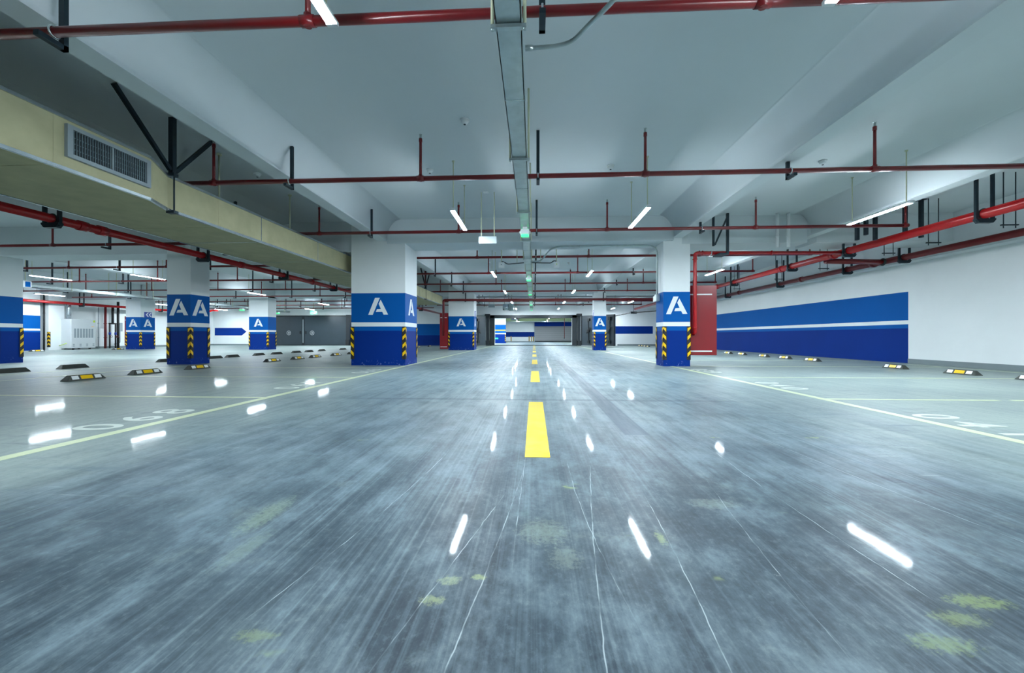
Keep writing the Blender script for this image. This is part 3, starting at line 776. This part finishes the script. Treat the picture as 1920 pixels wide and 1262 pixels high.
for y in (3.45, 8.6, 14.2):
    tt = thing('drop_tube', ['pale thin tube dropping from the slab to the air duct near the grille', 'pale thin tube dropping to the duct beside the first bracing', 'pale thin tube dropping to the duct past the second sprinkler riser'][(3.45, 8.6, 14.2).index(y)], 'tube', (-6.9, y if y < 14 else 11.2, 4.02 if y < 6 else 3.93), group='pale tubes above the duct')
    MB().tube([(0, 0, 0), (0, 0, TOP - (4.02 if y < 6 else 3.93))], .018, 8).build('tube', rodm, tt)
    MB().tube([(0, 0, TOP - .04 - (4.02 if y < 6 else 3.93)), (0, 0, TOP - (4.02 if y < 6 else 3.93))], .05, 10).build('cap', rodm, tt)

# ------------------------------------------------------------------ lane cable tray, guidance lights and its fittings
t = thing('cable_tray', 'long galvanised cable tray hung over the middle of the lane', 'cable tray', (-0.235, 0, 3.9))
m = MB().box(-.12, .12, -6, 44, 0, .012).box(-.12, -.11, -6, 44, 0, .12).box(.11, .12, -6, 44, 0, .12).box(-.125, .125, -6, 44, .12, .13)
m.build('trough', galv, t)
for k, y in enumerate((5.0, 8.0, 10.9, 13.7, 16.4, 19.0, 22.0, 25.0, 28.0, 31.0, 34, 37)):
    MB().box(-.122, .122, y - .006, y + .006, -.003, .0).box(-.124, -.12, y - .05, y + .05, .02, .11).box(.12, .124, y - .05, y + .05, .02, .11).build('splice', foil, t)
for k in range(-1, 14):
    y = 3.78 + 2.84 * k
    if y > 43: break
    m = MB().box(-.165, .165, y - .025, y + .025, -.045, -.012)
    for s in (-.15, .15): m.tube([(s, y, -.06), (s, y, -.01)], .014, 6)
    o = m.build('cross_bar', galv, t)
    for s in (-.15, .15):
        MB().tube([(s, y, -.03), (s, y, TOP - 3.9)], .017, 8).build('sleeve_rod', rodm, o)
for i, y in enumerate((10.75, 19.4, 26.0, 34.5, 41.5)):
    t = thing('guidance_light', 'guidance unit glowing green under the lane cable tray, %s from the camera' % ORD[i], 'light', (-0.235, y, 3.672), group='green guidance lights')
    m = MB().prism([(-.1, 0), (.1, 0), (.12, .06), (.11, .13), (-.11, .13), (-.12, .06)], lambda a, c, d: (a, d, c), -.12, .12)
    m.build('body', housing, t, bevel=.01)
    MB().box(-.1, .1, -.1, .1, -.035, 0).build('glow_ring', green_glow, t, bevel=.015)
    MB().box(-.09, .09, .07, .11, .165, .185).build('upper_glow', green_glow, t)
    MB().box(-.06, .06, -.02, .02, .13, .222).build('mounting_bracket', housing, t)
    for s in (-1, 1): MB().tube([(s * .15, 0, .07), (s * .11, 0, .07)], .03, 8).build('side_knob', housing, t)
t = thing('flexible_conduit', 'grey flexible metal conduit curving up from the cable tray to the slab', 'conduit', (0, 0, 0))
pts = [(-.088, 4.2, 3.965), (.24, 4.2, 3.975), (.398, 4.147, 3.98), (.508, 3.963, 3.985), (.63, 3.79, 3.985), (.74, 3.62, 3.99), (.86, 3.42, 4.15), (.95, 3.3, 4.5), (1.0, 3.25, TOP)]
MB().tube(bend(pts, .1, 4), .022, 10).build('hose', galv, t)
MB().tube([(-.088, 4.2, 3.965), (-.01, 4.2, 3.967)], .028, 10).build('fitting', galv, t)
# hanging sign seen from behind
t = thing('hanging_sign', 'blank white sign box hanging on two rods beside the cable tray', 'sign', (-1.28, 11.3, 3.58))
MB().box(-.25, .25, -.03, .03, 0, .2).build('panel', acd, t, bevel=.006)
for s in (-.18, .18): MB().tube([(s, 0, .2), (s, 0, TOP - 3.58)], .014, 8).build('rod', rodm, t)
MB().box(-.12, .02, -.05, .05, TOP - 3.6, TOP - 3.58).build('ceiling_plate', housing, t)
# a pair of small white boxes with black cable
for x, l in ((-1.24, 'small white box with a black cable, on the hanging sign side of the tray'), (.86, 'small white box with a black cable, on the conduit side of the tray')):
    t = thing('white_box', l, 'box', (x, 15.6, 3.62), group='white boxes with black cable')
    MB().box(-.11, .11, -.09, .09, 0, .22).build('body', housing, t, bevel=.01)
    MB().tube([(0, 0, .22), (0, 0, TOP - 3.62)], .018, 8).build('hanging_rod', rodm, t)
    s = -1 if x < 0 else 1
    if s < 0: pts = [(0, 0, .25), (.1, 0, .24), (.22, 0, .15), (.5, 0, .17), (.86, 0, .2)]
    else: pts = [(0, 0, .24), (-.1, 0, .27), (-.2, 0, .18), (-.5, 0, .185), (-.95, 0, .2)]
    MB().tube(bend(pts, .08, 4), .018, 8).build('cable', black, t)
    MB().tube([(-s * .6, 0, .18), (-s * .6, 0, TOP - 3.62)], .014, 6).build('cable_rod', rodm, t)
    MB().tube([(0, -.095, .12), (0, -.09, .12)], .02, 10).build('lens', limes if s > 0 else grillem, t)
# conduit from the tray to the switch box on the slim pillar
t = thing('grey_conduit', 'grey conduit arching from the cable tray to a switch box on the slim pillar', 'conduit', (0, 0, 0))
pts = [(-.1, 15.15, 3.78), (.25, 15.15, 3.78), (.6, 14.7, 4.15), (.9, 14.4, 4.16), (4.28, 14.4, 4.16), (4.28, 14.4, 2.45)]
MB().tube(bend(pts, .35, 6), .028, 10).build('pipe', galv, t)
for x in (1.6, 2.9): MB().ring((x, 14.4, 4.16), (1, 0, 0), .03, .012, 12, 6).build('clip', galv, t)
MB().box(4.2, 4.335, 14.3, 14.5, 2.22, 2.45).build('switch_box', galv, t, bevel=.008)
MB().box(4.22, 4.335, 14.52, 14.72, 2.22, 2.42).build('switch_plate', housing, t, bevel=.008)
# detectors on the slab
for i, (x, y, l) in enumerate(((-1.28, 7.5, 'round white smoke detector alone on the slab beside the cable tray'), (-2.5, 9.7, 'small detector by the riser on the wide pillar side of the lane'),
                               (1.8, 9.7, 'small detector by the riser on the slim pillar side of the lane'), (6.6, 9.7, 'small detector on the slab over the blue wall stalls'),
                               (-6.8, 9.7, 'small detector on the dark slab above the air duct'), (-2.4, 21.9, 'detector on the slab past the first cross beam'), (1.9, 22.3, 'detector on the slab past the white boxes'))):
    t = thing('smoke_detector', l, 'detector', (x, y, SLAB - .07), group='ceiling detectors')
    MB().tube([(0, 0, .04), (0, 0, .07)], .085, 20).build('base', housing, t)
    MB().tube([(0, 0, -.02), (0, 0, .0), (0, 0, .04)], [.03, .055, .075], 20).build('head', housing, t)
    MB().tube([(0, 0, -.028), (0, 0, -.018)], .022, 12).build('sensor', steel, t)

# ------------------------------------------------------------------ fittings far down the lane
t = thing('round_duct', 'short round silver duct with a fan hung before the gateway', 'duct', (-2.35, 39.5, 3.85))
MB().tube([(-.65, 0, 0), (-.05, 0, 0)], .3, 24).build('duct', foil, t)
MB().tube([(-.05, 0, 0), (.4, 0, 0)], .36, 24).build('fan_casing', galv, t)
for x in (-.5, .2): MB().tube([(x, 0, .3), (x, 0, TOP - 3.85)], .02, 6).build('rod', steel, t)
t = thing('hanging_sign', 'small grey hanging sign far down the lane before the round duct', 'sign', (-4.0, 38.5, 3.75))
MB().box(-.3, .3, -.03, .03, 0, .3).build('panel', acd, t)
for s in (-.22, .22): MB().tube([(s, 0, .3), (s, 0, TOP - 3.75)], .02, 6).build('rod', rodm, t)
for i, (x, y, l) in enumerate(((-23.6, 42.6, 'green exit sign above the closed grey gate'),)):
    t = thing('exit_sign', l, 'sign', (x, y, 3.42))
    MB().box(-.35, .35, -.03, .03, .0, .3).build('panel', sign_glow, t)
    MB().tube([(0, 0, .3), (0, 0, TOP - 3.42)], .02, 6).build('rod', rodm, t)
    MB().box(-.32, .2, -.034, -.03, .04, .1).build('arrow', wrefl, t)
t = thing('grey_service_pipe', 'grey pipe crossing the slab before the second pillar row', 'pipe', (0, 31.6, 4.08))
MB().tube([(-5.0, 0, 0), (12.5, 0, 0)], .045, 10).build('pipe', acd, t)
for x in (-4, 0, 4, 8): MB().tube([(x, 0, 0), (x, 0, TOP - 4.08)], .02, 6).build('rod', steel, t)
t = thing('cable_bundle', 'dark cable bundle and box running down towards the red elbow on the back wall', 'cable', (0, 0, 0))
MB().tube(bend([(12.4, 33, 3.5), (11.0, 37.5, 3.3), (9.6, 41, 3.35), (8.2, 43.2, 3.1)], .5), .05, 8).build('cable', black, t)
MB().box(9.5, 10.1, 40.6, 41.1, 3.25, 3.45).build('box', steel, t)
MB().tube([(9.8, 40.8, 3.45), (9.8, 40.8, TOP)], .02, 6).build('hanging_rod', steel, t)

# ------------------------------------------------------------------ gates in the back wall
def gate_leaf(t, L, zt, name='leaf'):
    o = MB().box(.45, L, -.12, .12, .06, zt).build(name, gate, t, bevel=.02)
    for x in (.5, L - .04): MB().box(x - .05, x + .05, -.17, -.12, .08, zt - .02).build('edge_rib', gated, o)
    return o
t = thing('blast_gate', 'dark grey steel gateway frame standing open at the end of the lane', 'gate', (-.08, YB - .12, 0))
MB().box(-4.7, -4.2, -.14, .12, 0, 3.33).box(4.2, 4.7, -.14, .12, 0, 3.33).box(-4.7, 4.7, -.14, .12, 3.0, 3.33).build('frame', gated, t, bevel=.02)
MB().box(-4.2, 4.2, -.14, .6, 0, .09).build('threshold', gated, t)
for s in (-1, 1):
    MB().box(s * 4.95 - .28, s * 4.95 + .28, -.5, .1, 3.2, 3.45).box(s * 4.95 - .2, s * 4.95 + .2, -.45, .1, 0.02, .55).box(s * 4.95 - .13, s * 4.95 + .13, -.3, .1, .5, 3.2).build('hinge_post', gated, t, bevel=.02)
for s, l in ((1, 'open grey steel gate leaf behind the slim pillar, with lock rods'), (-1, 'open grey steel gate leaf behind the wide pillar, with lock rods')):
    lf = thing('gate_leaf', l, 'gate leaf', (s * 4.9 - .08, YB - .45, 0), rotz=(-math.radians(48) if s > 0 else math.radians(48) + PI), group='open gate leaves')
    k = 1
    o = gate_leaf(lf, 4.7, 3.2)
    yy = -.2 if s > 0 else .2
    m = MB().bar((1.5, yy, .4), (1.5, yy, 1.5), .06).bar((1.5, yy, 1.7), (1.4, yy, 2.8), .06).bar((1.5, yy, 1.6), (4.2, yy, 1.6), .07)
    m.build('lock_rod', gated, o)
    m = MB().bar((1.3, yy * 1.3, 1.35), (1.75, yy * 1.3, 1.9), .09).tube([(1.5, yy * .6, 1.6), (1.5, yy * 1.5, 1.6)], .14, 14)
    m.build('lock_lever', black, o)
    m = MB().bar((4.2, yy, .3), (4.2, yy, 2.9), .07).box(4.05, 4.35, min(yy * 1.4, yy * .6), max(yy * 1.4, yy * .6), .3, .6).box(4.05, 4.35, min(yy * 1.4, yy * .6), max(yy * 1.4, yy * .6), 2.6, 2.95).bar((4.0, yy * 1.3, 1.3), (4.4, yy * 1.3, 1.95), .09)
    m.build('lock_rod', steel, o)
    for z in (.45, 2.75): MB().box(1.36, 1.64, min(yy * 1.3, yy * .6), max(yy * 1.3, yy * .6), z - .14, z + .14).build('lock_shoe', gated, o)
t = thing('closed_gate', 'closed dark grey double steel gate with two white handwheels', 'gate', (-25.0, YB - .14, 0))
MB().box(-4.9, 4.6, -.1, .13, 3.2, 3.36).box(-4.9, 4.6, -.1, .13, 0, .08).box(4.2, 4.65, -.3, .13, 0, 3.4).box(-4.9, -4.6, -.1, .13, 0, 3.36).build('frame', gated, t)
for x0, x1 in ((-4.6, -.9), (-.62, 4.2)):
    xx = (x0, x1)
    o = MB().box(x0, x1, -.14, .08, .08, 3.2).build('leaf', gate, t, bevel=.015)
    cx = -2.35 if x0 < -2 else .33
    m = MB().ring((cx, -.26, 1.4), (0, 1, 0), .23, .018, 28, 8)
    for a in range(3):
        an = a * PI / 3 + (.4 if x0 < -2 else .1)
        m.bar((cx - math.cos(an) * .24, -.26, 1.4 - math.sin(an) * .24), (cx + math.cos(an) * .24, -.26, 1.4 + math.sin(an) * .24), .02)
    m.tube([(cx, -.3, 1.4), (cx, -.14, 1.4)], .03, 10)
    m.build('handwheel', acm, o)
    hx = x1 - .18 if x0 < -2 else x0 + .18
    MB().box(hx - .05, hx + .05, -.24, -.14, 1.3, 1.6).build('handle', black, o)
MB().box(-.9, -.62, -.17, .08, .08, 3.2).build('centre_post', gated, t)
MB().box(-.81, -.71, -.175, -.17, .3, 2.9).build('pale_strip', acd, t)
MB().box(4.25, 4.6, -.5, -.28, .05, .65).build('hinge_block', black, t)

# ------------------------------------------------------------------ hall behind the gateway
t = thing('roller_shutter', 'grey roller shutter with a blue header in the hall behind the gateway', 'shutter', (3.7, 77.8, 0))
MB().box(-3.5, 3.5, -.05, .1, .2, 2.95).build('curtain', shutter, t)
MB().box(-3.6, 3.8, -.4, .15, 2.95, 3.7).build('header_box', navy, t)
MB().box(-3.5, 3.5, -.08, .1, 0, .2).build('bottom_rail', voidm, t)
MB().box(-3.6, -3.5, -.1, .1, 0, 2.95).box(3.5, 3.6, -.1, .1, 0, 2.95).build('guide_rail', acd, t)
t = thing('green_duct', 'pale green air duct crossing the far hall above the shutter', 'duct', (0, 75, 3.72))
MB().box(-8.1, 7.9, -.5, .5, 0, .78).build('body', greend, t)
MB().box(-4.2, -2.8, -.52, -.5, .25, .6).build('grille', grillem, t)
MB().bar((-8.1, -.5, 0), (7.9, -.5, 0), .08).build('edge_trim', foil, t)
for x in (-6, 0, 6): MB().tube([(x, 0, .78), (x, 0, .97)], .03, 8).build('hanger', steel, t)
t = thing('sprinkler_pipe', 'red sprinkler pipe in the hall behind the gateway', 'pipe', (0, 62, 3.82))
MB().tube([(-8, 0, 0), (7.8, 0, 0)], .06, 10).build('pipe', redp, t)
for x in (-2.5, 2.2): MB().tube([(x, 0, 0), (x, 0, -.65)], .04, 8).build('drop', redp, t)
for x in (-5, 5): MB().tube([(x, 0, 0), (x, 0, .87)], .03, 8).build('hanger', steel, t)
t = thing('red_standpipe', 'thin red pipe hanging in front of the grey roller shutter', 'pipe', (5.2, 70, 0))
MB().tube([(0, 0, .72), (0, 0, 4.7)], .05, 8).build('pipe', redp, t)
MB().tube([(0, 0, .66), (0, 0, .78)], .08, 10).build('valve', black, t)
MB().box(-.1, .1, -.1, .1, 4.66, 4.7).build('hanger_plate', steel, t)
for i, x in enumerate((-4.35, -.9, -.45, -.1)):
    g = MB().box(-.09, .09, -.02, 0, .1, 1.05)
    o = g.build('wall_guard', black, loc=(x, 77.98, 0)); tag(o, 'striped guard strip on the far hall wall, %s of four' % ORD[i], 'guard', 'far hall guard strips')
    s = MB()
    for k in range(5): s.prism([(-.08, .18 + k * .19), (.08, .12 + k * .19), (.08, .2 + k * .19), (-.08, .26 + k * .19)], lambda a, c, d: (a, -.02 - d, c), 0, .004)
    s.build('stripes', yellow, o)

# ------------------------------------------------------------------ far side wall: air unit, pipes, tray
t = thing('air_unit', 'tall pale grey air handling cabinet with seven louvre slots against the wall', 'air conditioner', (-35.2, 29.6, 0))
MB().box(-.6, .6, -.85, .85, .12, 2.32).build('body', acm, t, bevel=.02)
MB().box(-.75, -.55, -.95, -.5, .06, 2.2).build('side_cover', acd, t, bevel=.02)
for k in range(7):
    y0 = -.66 + k * .2
    MB().box(.6, .606, y0, y0 + .13, .9, 1.6).build('louvre_slot', acd, t)
for k in range(4):
    for z in (.25, .38): MB().box(.6, .606, -.75 + k * .46, -.62 + k * .46, z, z + .06).build('vent', acd, t)
MB().box(.6, .606, .68, .8, 2.1, 2.26).build('sticker', limes, t)
MB().box(.6, .606, .55, .72, 1.74, 1.8).build('sticker', orang, t)
for y in (-.6, .55): 
    for x in (-.45, .45): MB().tube([(x - .03, y, .07), (x + .03, y, .07)], .07, 12).build('castor', black, t)
MB().tube([(-.1, -.45, 2.32), (-.1, -.45, 2.7), (-.05, -.47, 3.1), (-.1, -.45, 3.5)], [.14, .15, .13, .15], 14).build('flue', foil, t)
MB().tube(bend([(.3, -.9, .5), (.1, -.98, .4), (-.2, -1.0, .3)], .1), .02, 8).build('cable', limes, t)
for i, (y, r, mt, z1, l) in enumerate(((31.9, .03, acd, 3.4, 'thin grey standpipe in the valve group on the far wall'), (32.45, .085, redp, 3.5, 'red standpipe in the valve group on the far wall'),
                                  (33.5, .09, black, 4.0, 'thick black standpipe closing the valve group on the far wall'))):
    t = thing('standpipe', l, 'pipe', (-36.0, y, 0), group='standpipes on the far wall')
    MB().tube([(0, 0, 0), (0, 0, z1)], r, 12).build('pipe', mt, t)
    for z in (.9, 2.1): MB().ring((0, 0, z), (0, 0, 1), r * 1.05, .03, 16, 6).build('collar', mt, t)
t = thing('valve_manifold', 'black pipe manifold with two blue valves on the far wall', 'pipe', (-35.95, 33.0, 0))
MB().tube([(0, 0, 2.1), (0, 0, 3.6)], .09, 12).build('inlet', black, t)
MB().tube([(0, -.3, 2.1), (0, .3, 2.1)], .06, 12).build('header', black, t)
for s in (-.24, .24):
    MB().tube([(0, s, 0), (0, s, 2.1)], .055, 12).build('leg_pipe', black, t)
    MB().tube([(0, s, 1.15), (0, s, 1.35)], .08, 12).build('valve', signb, t)
    MB().ring((.16, s, 1.0), (1, 0, 0), .08, .016, 16, 6).build('valve_wheel', redp, t)
t = thing('meter_box', 'narrow grey box and conduit on the far wall by the red cabinet', 'box', (-36.35, 34.0, 1.45))
MB().box(-.1, .1, -.13, .13, 0, .75).build('box', acd, t, bevel=.01)
MB().tube(bend([(0, 0, 0), (0, 0, -1.0), (0, -.5, -1.1)], .1), .03, 8).build('conduit', acd, t)
t = thing('cable_tray', 'bright silver cable tray over the stalls by the grey air unit', 'cable tray', (-26.7, 0, 3.6))
MB().box(-.22, .22, 14, 43, 0, .02).box(-.22, -.2, 14, 43, 0, .16).box(.2, .22, 14, 43, 0, .16).box(-.23, .23, 14, 43, .16, .175).build('trough', galv, t)
for y in (17, 19.5, 22, 24.5, 27, 29.5, 32.6, 34.5, 37, 39.5, 42):
    MB().box(-.28, .28, y - .03, y + .03, -.04, -.01).build('cross_bar', galv, t)
    for s in (-.26, .26): MB().tube([(s, y, -.03), (s, y, TOP - 3.6)], .017, 6).build('rod', rodm, t)
t = thing('guidance_box', 'white box with a blue panel under the silver cable tray by the picture edge', 'box', (-26.2, 19.6, 3.52))
MB().box(-.2, .2, -.2, .2, 0, .34).build('body', housing, t, bevel=.02)
MB().box(.2, .206, -.08, .14, .03, .3).build('panel', blue, t)
for s in (-.1, .1): MB().tube([(s, 0, .34), (s, 0, TOP - 3.52)], .018, 6).build('hanging_rod', rodm, t)
for i, y in enumerate((29.2, 36.0, 41.2)):
    t = thing('guidance_light', 'small guidance light under the silver cable tray, %s of three' % ORD[i], 'light', (-26.7, y, 3.38), group='guidance lights on the silver tray')
    MB().box(-.15, .15, -.15, .15, .06, .2).build('body', housing, t, bevel=.02)
    MB().box(-.1, .1, -.05, .05, .2, .215).build('mounting_bracket', housing, t)
    MB().box(-.14, .14, -.14, .14, .0, .06).build('glow_ring', green_glow, t)

# ------------------------------------------------------------------ camera, world, colour
cam = bpy.data.cameras.new('camera'); cam.sensor_width = 36; cam.lens = 765 / 1920 * 36; cam.clip_start = 0.02; cam.clip_end = 200
co = bpy.data.objects.new('camera', cam); COL.objects.link(co)
co.location = (0, 0, H); co.rotation_euler = (PI / 2, 0, math.atan(41 / 765.0))
SC.camera = co
wd = bpy.data.worlds.new('world'); SC.world = wd; wd.use_nodes = True
wd.node_tree.nodes['Background'].inputs['Color'].default_value = (0.35, 0.5, 0.6, 1)
wd.node_tree.nodes['Background'].inputs['Strength'].default_value = 0.02
vs = SC.view_settings
vs.view_transform = 'Standard'; vs.look = 'None'; vs.gamma = 1.0; vs.use_curve_mapping = False; vs.exposure = 0.0
SC.cycles.use_denoising = True
SC.cycles.adaptive_threshold = 0.015
SC.cycles.max_bounces = 7
SC.cycles.sample_clamp_indirect = 6.0
